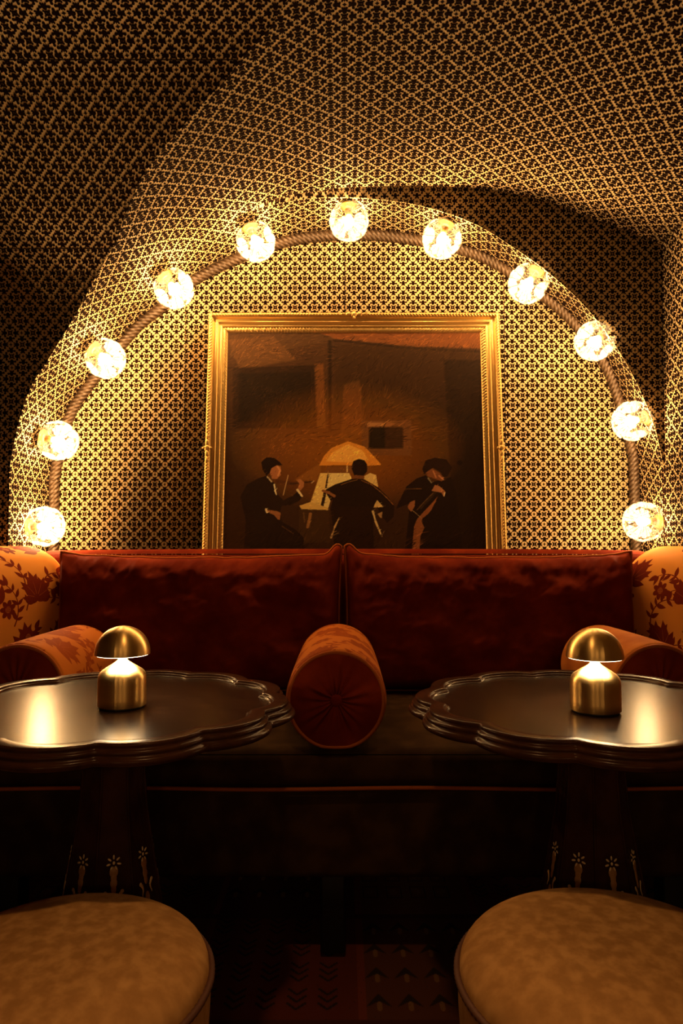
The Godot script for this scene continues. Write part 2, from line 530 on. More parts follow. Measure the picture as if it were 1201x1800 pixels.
func rug_image(W: int, H: int) -> Image:
	var im := Image.create(W, H, false, Image.FORMAT_RGB8)
	var red := Color8(96, 34, 17)
	var brown := Color8(106, 60, 27)
	var ink := Color8(30, 14, 10)
	var sand := Color8(126, 86, 44)
	im.fill(red)
	rng.seed = 21
	# patches sewn together, with bands between them
	var xs := [0, 150, 330, 500, 640, 800, W]
	var ys := [0, 110, 230, 350, 470, H]
	for j in 5:
		for i in 6:
			var c: Color = [red, brown, Color8(74, 28, 16), Color8(90, 45, 21)][(i * 3 + j * 2) % 4]
			var r := Rect2i(xs[i], ys[j], xs[i + 1] - xs[i], ys[j + 1] - ys[j])
			im.fill_rect(r, c)
			var kind := (i + j * 2) % 3
			var cx := r.position.x + 16
			while cx < r.end.x - 14:
				var cy := r.position.y + 16
				while cy < r.end.y - 14:
					var o := Vector2(cx, cy)
					if kind == 0:          # lozenges in squares
						line(im, o + Vector2(-9, -9), o + Vector2(9, -9), 2, 2, ink)
						line(im, o + Vector2(9, -9), o + Vector2(9, 9), 2, 2, ink)
						line(im, o + Vector2(9, 9), o + Vector2(-9, 9), 2, 2, ink)
						line(im, o + Vector2(-9, 9), o + Vector2(-9, -9), 2, 2, ink)
						poly(im, [o + Vector2(0, -6), o + Vector2(6, 0), o + Vector2(0, 6), o + Vector2(-6, 0)], sand, 0.6)
					elif kind == 1:        # herringbone stems
						for t in 3:
							line(im, o + Vector2(0, t * 7 - 7), o + Vector2(9, t * 7 - 13), 2, 2, ink)
							line(im, o + Vector2(0, t * 7 - 7), o + Vector2(-9, t * 7 - 13), 2, 2, ink)
					else:                  # winged blossoms
						poly(im, [o + Vector2(-12, 5), o + Vector2(-4, -3), o + Vector2(0, -8), o + Vector2(4, -3), o + Vector2(12, 5), o], ink, 0.9)
						blob(im, o + Vector2(0, 4), Vector2(3, 5), sand)
					cy += 28
				cx += 30
	for x in xs:
		im.fill_rect(Rect2i(clampi(x - 4, 0, W - 9), 0, 8, H), Color8(116, 48, 24))
	for y in ys:
		im.fill_rect(Rect2i(0, clampi(y - 3, 0, H - 7), W, 6), Color8(70, 30, 18))
	for k in 9000:                         # knots and wear
		var p := Vector2i(rng.randi() % W, rng.randi() % H)
		im.set_pixelv(p, im.get_pixelv(p) * rng.randf_range(0.6, 1.25))
	return im

# ------------------------------------------------------------------ materials
func make_materials() -> void:
	wallpaper_materials()
	M.seam = mat(lin(0.02, 0.011, 0.007), 0.8)
	M.cord = mat(lin(0.075, 0.042, 0.02), 0.5, 0.2)
	M.plaster = mat(lin(0.05, 0.03, 0.02), 0.9)
	M.brass = mat(lin(0.32, 0.19, 0.06), 0.5, 1.0)
	M.brushed = mat(lin(0.88, 0.62, 0.25), 0.36, 1.0)
	M.brushed.anisotropy_enabled = true
	M.brushed.anisotropy = 0.75
	M.glass = mat(Color(lin(0.66, 0.64, 0.62), 0.10), 0.05)
	M.glass.vertex_color_use_as_albedo = true
	M.glass.transparency = BaseMaterial3D.TRANSPARENCY_ALPHA
	M.glass.cull_mode = BaseMaterial3D.CULL_DISABLED
	M.bulb = mat(Color.WHITE, 0.3)
	M.bulb.emission_enabled = true
	M.bulb.emission = lin(1.0, 0.80, 0.50)
	M.bulb.emission_energy_multiplier = 45.0
	M.diffuser = mat(Color.WHITE, 0.4)
	M.diffuser.emission_enabled = true
	M.diffuser.emission = lin(1.0, 0.78, 0.5)
	M.diffuser.emission_energy_multiplier = 8.0
	M.globe = mat(Color.WHITE, 0.5)
	M.globe.emission_enabled = true
	M.globe.emission = lin(1.0, 0.55, 0.22)
	M.globe.emission_energy_multiplier = 16.0
	M.gilt = mat(lin(0.60, 0.37, 0.12), 0.42, 0.85)
	# painting
	var relief := Image.create(720, 740, false, Image.FORMAT_RGB8)
	relief.fill(Color(0.4, 0.4, 0.4))
	var art := painting_image(720, 740, relief)
	M.canvas = StandardMaterial3D.new()
	M.canvas.albedo_texture = ImageTexture.create_from_image(art)
	M.canvas.roughness = 0.6
	M.canvas.metallic_specular = 0.2
	for y in art.get_height():          # pigments as they are under white light
		for x in art.get_width():
			var c := art.get_pixel(x, y)
			art.set_pixel(x, y, Color(c.r, minf(1.0, c.g * 1.16), minf(1.0, c.b * 1.5)))
	M.canvas.albedo_texture = ImageTexture.create_from_image(art)
	relief.bump_map_to_normal_map(2.2)
	M.canvas.normal_enabled = true
	M.canvas.normal_texture = ImageTexture.create_from_image(relief)
	M.canvas.normal_scale = 0.35
	# velvets
	M.velvet = mat(Color.WHITE, 0.85)
	M.velvet.albedo_texture = noise_tex(0.008, [lin(0.105, 0.0085, 0.0015), lin(0.185, 0.021, 0.003)], 512, 11)
	M.velvet.uv1_triplanar = true
	M.velvet.uv1_scale = Vector3(1.6, 1.6, 1.6)
	M.piping = mat(lin(0.34, 0.085, 0.014), 0.6)
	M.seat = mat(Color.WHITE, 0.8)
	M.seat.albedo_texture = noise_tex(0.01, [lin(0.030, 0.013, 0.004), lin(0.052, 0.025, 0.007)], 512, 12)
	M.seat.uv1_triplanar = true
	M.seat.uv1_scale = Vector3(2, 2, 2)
	var dam := damask_image(768, lin(0.52, 0.20, 0.034), lin(0.13, 0.014, 0.004))
	M.damask = mat(Color.WHITE, 0.8)
	M.damask.albedo_texture = ImageTexture.create_from_image(dam)
	var soft := damask_image(512, lin(0.44, 0.13, 0.018), lin(0.26, 0.050, 0.008))
	M.bolster = M.damask.duplicate()
	M.bolster.albedo_texture = ImageTexture.create_from_image(soft)
	M.plain = M.velvet.duplicate()
	M.plain.albedo_texture = noise_tex(0.01, [lin(0.36, 0.10, 0.018), lin(0.46, 0.15, 0.028)], 512, 14)
	for fabric in [M.velvet, M.damask, M.bolster, M.plain, M.seat, M.piping]:
		fabric.metallic_specular = 0.15
	# table wood
	M.wood = mat(Color.WHITE, 0.24)
	M.wood.metallic_specular = 0.24
	M.wood.albedo_texture = noise_tex(0.012, [lin(0.016, 0.007, 0.004), lin(0.030, 0.013, 0.006)], 512, 15)
	M.wood.uv1_triplanar = true
	M.wood.uv1_scale = Vector3(2, 2, 9)
	M.moulding = M.wood.duplicate()
	M.moulding.albedo_texture = noise_tex(0.012, [lin(0.030, 0.011, 0.006), lin(0.055, 0.020, 0.009)], 512, 16)
	M.pearl = mat(lin(0.78, 0.60, 0.34), 0.3, 0.1)
	M.inlay = mat(lin(0.34, 0.17, 0.05), 0.4)
	M.black = mat(lin(0.004, 0.003, 0.003), 0.5)
	# stools, floor
	M.suede = mat(Color.WHITE, 0.9)
	M.suede.albedo_texture = noise_tex(0.012, [lin(0.36, 0.185, 0.065), lin(0.52, 0.29, 0.11)], 512, 17, 0.0, 5)
	M.suede.uv1_triplanar = true
	M.suede.uv1_scale = Vector3(5, 5, 5)
	M.suede.metallic_specular = 0.15
	M.braid = mat(lin(0.10, 0.035, 0.018), 0.7)
	M.rug = mat(Color.WHITE, 0.95)
	M.rug.albedo_texture = ImageTexture.create_from_image(rug_image(960, 600))
	M.boards = mat(Color.WHITE, 0.5)
	M.boards.albedo_texture = noise_tex(0.01, [lin(0.02, 0.010, 0.006), lin(0.04, 0.02, 0.01)], 256, 18)
	M.boards.uv1_triplanar = true

# ------------------------------------------------------------------ the shell
var arch_wall := PackedVector2Array()      # where the reveal meets the back wall (Z 2.62)
var vault := PackedVector2Array()          # profile of the vault in front of the alcove (Z 2.37)
var arch_front := PackedVector2Array()     # front edge of the arch at the right
const COVE_Y := [-0.95, 0.60, 0.70, 0.78, 0.86, 0.92, 0.966, 1.01, 1.054, 1.105, 1.162, 1.195, 1.215, 1.224, 1.227]
const COVE_Z := [2.28, 2.28, 2.26, 2.23, 2.18, 2.11, 2.04, 1.98, 1.91, 1.82, 1.71, 1.60, 1.40, 1.00, -1.40]

func cove_z(y: float) -> float:
	return table_of(y, COVE_Y, COVE_Z)

func build_shell() -> void:
	var left_wall := [Vector2(-1.068, -0.95), Vector2(-1.068, 0.10), Vector2(-1.066, 0.267), Vector2(-1.021, 0.470), Vector2(-0.947, 0.598), Vector2(-0.781, 0.806), Vector2(-0.682, 0.893), Vector2(-0.562, 0.995), Vector2(-0.428, 1.068), Vector2(-0.292, 1.124)]
	var left_vault := [Vector2(-1.068, -0.95), Vector2(-1.068, 0.10), Vector2(-1.066, 0.267), Vector2(-1.021, 0.475), Vector2(-0.947, 0.610), Vector2(-0.781, 0.830), Vector2(-0.682, 0.920), Vector2(-0.562, 1.030), Vector2(-0.428, 1.100), Vector2(-0.292, 1.158)]
	var right_wall := [Vector2(-0.292, 1.124), Vector2(-0.175, 1.157), Vector2(-0.059, 1.171), Vector2(0.11, 1.173), Vector2(0.298, 1.153), Vector2(0.497, 1.103), Vector2(0.63, 1.035), Vector2(0.765, 0.935), Vector2(0.877, 0.835), Vector2(0.989, 0.677), Vector2(1.041, 0.534), Vector2(1.078, 0.373), Vector2(1.090, 0.174), Vector2(1.090, -0.95)]
	var right_front := [Vector2(-0.292, 1.158), Vector2(-0.175, 1.183), Vector2(-0.059, 1.195), Vector2(0.107, 1.190), Vector2(0.27, 1.166), Vector2(0.45, 1.105), Vector2(0.595, 1.015), Vector2(0.730, 0.912), Vector2(0.845, 0.797), Vector2(0.956, 0.637), Vector2(1.034, 0.470), Vector2(1.078, 0.308), Vector2(1.088, 0.115), Vector2(1.088, -0.95)]
	var right_vault := [Vector2(-0.292, 1.158), Vector2(-0.195, 1.191), Vector2(-0.079, 1.209), Vector2(0.0, 1.221), Vector2(0.193, 1.227), Vector2(0.29, 1.227), Vector2(0.484, 1.217), Vector2(0.629, 1.191), Vector2(0.736, 1.162), Vector2(0.822, 1.126), Vector2(0.967, 1.073), Vector2(1.088, 1.023), Vector2(1.27, 0.97), Vector2(1.46, 0.90)]
	var lw := spline(left_wall, 10)
	var lv := spline(left_vault, 10)
	var rw := spline(right_wall, 10)
	var rf := spline(right_front, 10)
	var rv := spline(right_vault, 12)
	arch_wall = lw.duplicate()
	for k in range(1, rw.size()):
		arch_wall.append(rw[k])
	var arc := func(c: PackedVector2Array) -> PackedFloat32Array:
		var l := PackedFloat32Array([0.0])
		for k in range(1, c.size()):
			l.append(l[k - 1] + c[k].distance_to(c[k - 1]))
		return l

	# back wall: a masonry slab papered in four lengths with butted seams
	var back := place("wall_back")
	obj("masonry", slab(V(-1.5, -0.97, 2.80), V(1.5, 1.45, 2.632)), M.plaster, back)
	var cuts := [-1.15, -0.583, 0.013, 0.608, 1.15]
	for k in 4:
		var x0: float = cuts[k] + 0.0012
		var x1: float = cuts[k + 1] - 0.0012
		var st := begin()
		sheet(1, 1, func(u: float, v: float): return V(lerpf(x0, x1, u), lerpf(-0.95, 1.3, v), 2.62), func(u: float, v: float): return Vector2(lerpf(x0, x1, u) / TILE + 0.37, -lerpf(-0.95, 1.3, v) / TILE + 0.1), st)
		for e in [x0, x1]:
			sheet(1, 1, func(u: float, v: float): return V(e, lerpf(-0.95, 1.3, v), lerpf(2.62, 2.632, u)), func(u: float, v: float): return Vector2(e / TILE, lerpf(-0.95, 1.3, v) / TILE), st)
		papered("paper_panel", st, back)

	# left: the reveal runs on into the vault until the cove cuts it
	var ll: PackedFloat32Array = arc.call(lv)
	var n := lv.size() - 1
	var st := sheet(n, 44, func(u: float, v: float):
		var i := roundi(u * n)
		var p := lv[i]
		var zend := minf(cove_z(p.y), 2.37)
		var t: float = v * 44.0
		if t <= 8.0:
			p = lw[i].lerp(lv[i], t / 8.0)
			return V(p.x, p.y, lerpf(2.62, 2.37, t / 8.0))
		return V(p.x, p.y, lerpf(2.37, zend, (t - 8.0) / 36.0)), func(u: float, v: float):
		var i := roundi(u * n)
		var zend := minf(cove_z(lv[i].y), 2.37)
		var t: float = v * 44.0
		var z := lerpf(2.62, 2.37, t / 8.0) if t <= 8.0 else lerpf(2.37, zend, (t - 8.0) / 36.0)
		return Vector2(ll[i] / TILE, z / TILE))
	# right of the merge: the reveal proper
	var rl: PackedFloat32Array = arc.call(rw)
	var n2 := rw.size() - 1
	sheet(n2, 6, func(u: float, v: float):
		var i := roundi(u * n2)
		var p: Vector2 = rw[i].lerp(rf[i], v)
		return V(p.x, p.y, lerpf(2.62, 2.385, v)), func(u: float, v: float):
		return Vector2((ll[n] + rl[roundi(u * n2)]) / TILE, lerpf(2.62, 2.385, v) / TILE), st)
	var reveal := papered("wall_reveal", st)
	reveal.set_meta("label", "papered underside of the arch carrying the flower lamps")

	# front-facing wall round the right of the arch
	st = begin()
	var n3 := rv.size() - 1
	sheet(n2, 10, func(u: float, v: float):
		var i := roundi(u * n2)
		var a := rf[i]
		var j := 0
		while j < n3 - 1 and rv[j + 1].x < a.x:
			j += 1
		var tt := clampf((a.x - rv[j].x) / maxf(1e-4, rv[j + 1].x - rv[j].x), 0.0, 1.0)
		var b: Vector2 = rv[j].lerp(rv[j + 1], tt)
		b.y = maxf(b.y, a.y)
		b.x = a.x
		return V(a.x, lerpf(a.y, b.y, v), lerpf(2.385, 2.37, v)), func(u: float, v: float):
		var i := roundi(u * n2)
		var a := rf[i]
		var j := 0
		while j < n3 - 1 and rv[j + 1].x < a.x:
			j += 1
		return Vector2(a.x / TILE, -lerpf(a.y, rv[j].y, v) / TILE), st)
	papered("wall_spandrel", st)

	# the vault that comes forward over the tables
	var vl: PackedFloat32Array = arc.call(rv)
	var zend_of := func(i: int) -> float:
		return cove_z(rv[i].y) if rv[i].x < 0.19 else -1.4
	st = sheet(n3, 30, func(u: float, v: float):
		var i := roundi(u * n3)
		return V(rv[i].x, rv[i].y, lerpf(2.37, zend_of.call(i), v)), func(u: float, v: float):
		var i := roundi(u * n3)
		return Vector2((ll[n] + vl[i]) / TILE, lerpf(2.37, zend_of.call(i), v) / TILE))
	var vault_node := papered("ceiling_vault", st)
	# sewn seams across the vault
	for z in [2.045, 1.44]:
		var path := PackedVector3Array()
		for i in range(4, n3 + 1):
			if zend_of.call(i) < z and rv[i].x > 0.2:
				path.append(V(rv[i].x, rv[i].y - 0.0008, z))
		obj("seam", tube(path, 0.0013, 6), M.seam, vault_node)

	# the coved wall at the left, cut where the vault opens through it
	var x_at := func(y: float) -> float:
		if y <= lv[0].y:
			return -1.068
		for i in n:
			if lv[i + 1].y >= y:
				return lerpf(lv[i].x, lv[i + 1].x, (y - lv[i].y) / maxf(1e-5, lv[i + 1].y - lv[i].y))
		for i in n3:
			if rv[i + 1].y >= y:
				return lerpf(rv[i].x, rv[i + 1].x, (y - rv[i].y) / maxf(1e-5, rv[i + 1].y - rv[i].y))
		return 0.193
	var rows := [-0.97, 0.1]
	for k in 60:
		rows.append(lerpf(0.2, 1.195, k / 59.0))
	rows.append_array([1.203, 1.209, 1.215, 1.2195, 1.224, 1.2255, 1.227])
	var rl2 := PackedFloat32Array([0.0])
	for k in range(1, rows.size()):
		rl2.append(rl2[k - 1] + Vector2(rows[k], cove_z(rows[k])).distance_to(Vector2(rows[k - 1], cove_z(rows[k - 1]))))
	var n4 := rows.size() - 1
	st = sheet(24, n4, func(u: float, v: float):
		var y: float = rows[roundi(v * n4)]
		return V(lerpf(-1.85, x_at.call(y), u), y, cove_z(y)), func(u: float, v: float):
		var k := roundi(v * n4)
		return Vector2(lerpf(-1.85, x_at.call(rows[k]), u) / TILE, -rl2[k] / TILE))
	var cove := papered("wall_left_cove", st)
	for y in [0.40, 0.905, 1.175]:
		var path := PackedVector3Array()
		for k in 30:
			path.append(V(lerpf(-1.85, x_at.call(y) - 0.004, k / 29.0), y, cove_z(y) - 0.0008))
		obj("seam", tube(path, 0.0013, 6), M.seam, cove)

	# side walls, the end of the room behind the seat, floor and roof slabs
	var side := place("wall_right")
	obj("masonry", slab(V(1.60, -0.97, 2.80), V(1.46, 1.45, -1.5)), M.plaster, side)
	var run := [Vector2(1.088, 2.40), Vector2(1.088, 2.23), Vector2(1.10, 2.205), Vector2(1.13, 2.20), Vector2(1.45, 2.20), Vector2(1.45, -1.4)]
	var rd := PackedFloat32Array([0.0])
	for k in range(1, run.size()):
		rd.append(rd[k - 1] + run[k].distance_to(run[k - 1]))
	papered("paper_panel", sheet(5, 1, func(u: float, v: float):
		var p: Vector2 = run[roundi(u * 5)]
		return V(p.x, lerpf(-0.96, 1.03, v), p.y), func(u: float, v: float):
		return Vector2(rd[roundi(u * 5)] / TILE, -lerpf(-0.96, 1.03, v) / TILE)), side)
	struct("wall_left", slab(V(-2.0, -0.97, 2.80), V(-1.85, 1.45, -1.5)), M.plaster)
	struct("wall_front", slab(V(-2.0, -0.97, -1.4), V(1.60, 1.45, -1.55)), M.plaster)
	struct("floor", slab(V(-2.0, -1.07, 2.80), V(1.60, -0.958, -1.5)), M.boards)
	struct("ceiling", slab(V(-2.0, 1.32, 2.80), V(1.60, 1.45, -1.5)), M.plaster)

	# twisted cord along the foot of the reveal
	var fine := PackedVector3Array()
	var prev := Vector2.ZERO
	for i in arch_wall.size() - 1:
		var a := arch_wall[i]
		var b := arch_wall[i + 1]
		if b.y < -0.25 and a.y < -0.25:
			continue
		var steps := maxi(1, ceili(a.distance_to(b) / 0.0032))
		for k in steps:
			var p := a.lerp(b, float(k) / steps)
			if p.y < -0.25:
				continue
			var nrm := (b - a).normalized()
			nrm = Vector2(nrm.y, -nrm.x)        # towards the inside of the arch
			fine.append(V(p.x + nrm.x * 0.014, p.y + nrm.y * 0.014, 2.60))
	var cord := struct("trim_1", tube(fine, 0.021, 24, false, null, 5, 72.0, 0.5), M.cord)
	cord.set_meta("label", "dark twisted cord along the foot of the papered arch")

# ------------------------------------------------------------------ lamps
func flower_mesh() -> ArrayMesh:
	# eight fluted petals of pressed glass, thickest along the rim and in the grooves between the petals
	var R := 0.0245
	var st := begin()
	for side in [1.0, -1.0]:
		sheet(64, 6, func(u: float, v: float):
			var a: float = u * TAU
			var petal := absf(cos(a * 4.0))
			var r: float = R * v * (0.80 + 0.20 * pow(petal, 0.55))
			var rib: float = 0.0030 * petal * v
			var cup: float = 0.012 * v * v
			var half: float = 0.0016 * (1.0 - v * v * 0.8)
			return Vector3(r * cos(a), -cup * 0.6 + rib + side * half, r * sin(a)), null, st, side > 0, func(u: float, v: float):
			var petal := absf(cos(u * TAU * 4.0))
			var thick := maxf(smoothstep(0.84, 1.0, v), (1.0 - smoothstep(0.05, 0.34, petal)) * smoothstep(0.15, 0.4, v))
			thick = maxf(thick, 1.0 - smoothstep(0.10, 0.25, v))
			return Color(1, 1, 1, lerpf(0.10, 1.0, thick)))
	return mesh_of(st)

func basis_to(y_axis: Vector3, spin := 0.0) -> Basis:
	var y := y_axis.normalized()
	var x := y.cross(Vector3(0.13, 0.21, 0.97)).normalized()
	var z := x.cross(y).normalized()
	return Basis(x, y, z) * Basis(Vector3.UP, spin)

func build_flower_lamps() -> void:
	var flower := flower_mesh()
	var cup := mesh_of(lathe(PackedVector2Array([Vector2(0.001, 0.0), Vector2(0.025, 0.0), Vector2(0.0265, 0.003), Vector2(0.025, 0.007), Vector2(0.022, 0.010), Vector2(0.020, 0.018), Vector2(0.016, 0.024), Vector2(0.001, 0.026)]), 36))
	var socket := mesh_of(lathe(PackedVector2Array([Vector2(0.001, 0.024), Vector2(0.011, 0.024), Vector2(0.011, 0.044), Vector2(0.009, 0.046), Vector2(0.001, 0.046)]), 20))
	var bulb := mesh_of(lathe(PackedVector2Array([Vector2(0.0005, 0.044), Vector2(0.007, 0.046), Vector2(0.010, 0.052), Vector2(0.0135, 0.060), Vector2(0.0145, 0.067), Vector2(0.013, 0.075), Vector2(0.008, 0.081), Vector2(0.0005, 0.083)]), 24))
	var wire := mesh_of(lathe(PackedVector2Array([Vector2(0.0008, 0.0), Vector2(0.0008, 0.028)]), 6))
	# centre of each lamp, the way it points, and the strength of its bulb
	var L := [
		[Vector2(-1.003, 0.067), Vector2(1, 0.04), 1.45, "clear glass blossom lamp lowest on the arch at the left, just above the sofa"],
		[Vector2(-0.962, 0.357), Vector2(1, -0.22), 1.40, "clear glass blossom lamp second up from the sofa on the left of the arch"],
		[Vector2(-0.806, 0.640), Vector2(1, -0.75), 1.25, "softly glowing glass blossom lamp third up from the sofa on the left of the arch"],
		[Vector2(-0.575, 0.882), Vector2(0.75, -1), 1.20, "bright glass blossom lamp above the gilt frame's left corner"],
		[Vector2(-0.295, 1.046), Vector2(0.4, -1), 1.05, "bright glass blossom lamp next to the left of the topmost lamp"],
		[Vector2(0.026, 1.118), Vector2(0.03, -1), 0.80, "topmost glass blossom lamp hanging at the crown of the arch"],
		[Vector2(0.345, 1.056), Vector2(-0.3, -1), 1.00, "glass blossom lamp next to the right of the topmost lamp"],
		[Vector2(0.640, 0.900), Vector2(-0.7, -1), 0.95, "glass blossom lamp above the gilt frame's right corner"],
		[Vector2(0.866, 0.700), Vector2(-1, -0.8), 0.90, "glass blossom lamp third up from the sofa on the right of the arch"],
		[Vector2(0.988, 0.425), Vector2(-1, -0.25), 0.95, "bright glass blossom lamp second up from the sofa on the right of the arch"],
		[Vector2(1.019, 0.083), Vector2(-1, 0.0), 0.75, "dimmer glass blossom lamp lowest on the arch at the right, just above the sofa"],
	]
	rng.seed = 5
	for d in L:
		var inward := Vector3(d[1].x, d[1].y, 0.0).normalized()
		var axis := (inward + Vector3(0, 0, 0.10)).normalized()
		var c := V(d[0].x * 1.006, d[0].y * 1.006, 2.415)
		var lamp := thing("flower_lamp", d[3], "lamp", c - axis * 0.0603, "glass flower lamps round the arch")
		lamp.basis = basis_to(axis, rng.randf() * TAU).scaled_local(Vector3.ONE * 1.16)
		obj("wall_cup", cup, M.brass, lamp).scale = Vector3(1, 0.6, 1)
		obj("lamp_socket", socket, M.brass, lamp).position.y = -0.012
		obj("bulb", bulb, M.bulb, lamp).position.y = -0.012
		var rings := [[4.0, 1], [43.0, 5], [79.0, 7], [112.0, 6]]
		for r in rings:
			for k in r[1]:
				var th: float = deg_to_rad(r[0] + rng.randf_range(-3, 3))
				var ph: float = TAU * (k + 0.5 * (r[1] % 2)) / r[1] + rng.randf_range(-0.1, 0.1)
				var dir := Vector3(sin(th) * cos(ph), cos(th), sin(th) * sin(ph))
				var f := obj("glass_flower", flower, M.glass, lamp)
				f.transform = Transform3D(basis_to((dir + Vector3(0, 0.1, 0)).normalized(), rng.randf() * TAU), Vector3(0, 0.052, 0) + dir * 0.057)
				var w := obj("stem_wire", wire, M.brass, f)
				w.transform = Transform3D(Basis.IDENTITY, Vector3(0, -0.031, 0))
		var light := OmniLight3D.new()
		light.name = "bulb_light"
		light.position = Vector3(0, 0.054, 0)
		light.light_color = LAMP_COLOR.linear_to_srgb()
		light.light_energy = 0.175 * d[2]
		light.light_size = 0.014
		light.omni_range = 8.0
		light.omni_attenuation = 2.0
		light.shadow_enabled = true
		lamp.add_child(light)

func build_table_lamp(at: Vector3, label: String) -> void:
	var t := thing("table_lamp", label, "lamp", at, "brass mushroom lamps on the tables")
	t.scale = Vector3(0.96, 0.96, 0.96)
	obj("foot", lathe(PackedVector2Array([Vector2(0.001, 0.0), Vector2(0.042, 0.0), Vector2(0.042, 0.0035), Vector2(0.001, 0.0035)]), 40), M.black, t)
	# drum with a shoulder that sweeps up into the neck
	var prof := PackedVector2Array([Vector2(0.001, 0.0035), Vector2(0.0445, 0.0035), Vector2(0.0455, 0.0045), Vector2(0.0455, 0.02), Vector2(0.0455, 0.045), Vector2(0.0453, 0.056), Vector2(0.0440, 0.062), Vector2(0.0415, 0.0665), Vector2(0.0375, 0.0705), Vector2(0.030, 0.0755), Vector2(0.022, 0.0805), Vector2(0.014, 0.0855), Vector2(0.0095, 0.0895), Vector2(0.0075, 0.094), Vector2(0.0072, 0.105)])
	obj("lamp_base", lathe(prof, 64, null, null, true), M.brushed, t)
	var dome := PackedVector2Array()
	for k in 19:
		var a := k * PI / 2 / 18
		dome.append(Vector2(0.0515 * cos(a) + 0.0004, 0.1005 + 0.054 * pow(sin(a), 0.92)))
	for k in 13:
		var a := (12 - k) * PI / 2 / 12
		dome.append(Vector2(0.0495 * cos(a) + 0.0004, 0.1005 + 0.051 * sin(a)))
	obj("lamp_shade", lathe(dome, 64, null, null, true), M.brushed, t)
	obj("diffuser", lathe(PackedVector2Array([Vector2(0.0076, 0.0996), Vector2(0.0495, 0.0994), Vector2(0.0503, 0.1000), Vector2(0.0495, 0.1030), Vector2(0.0076, 0.1030)]), 48), M.diffuser, t)
	var light := AreaLight3D.new()
	light.name = "diffuser_light"
	light.position = Vector3(0, 0.0985, 0)
	light.rotation = Vector3(-PI / 2, 0, 0)
	light.area_size = Vector2(0.06, 0.06)
	light.light_color = lin(1.0, 0.66, 0.32)
	light.light_energy = 0.06
	light.area_range = 5.0
	light.shadow_enabled = true
	t.add_child(light)

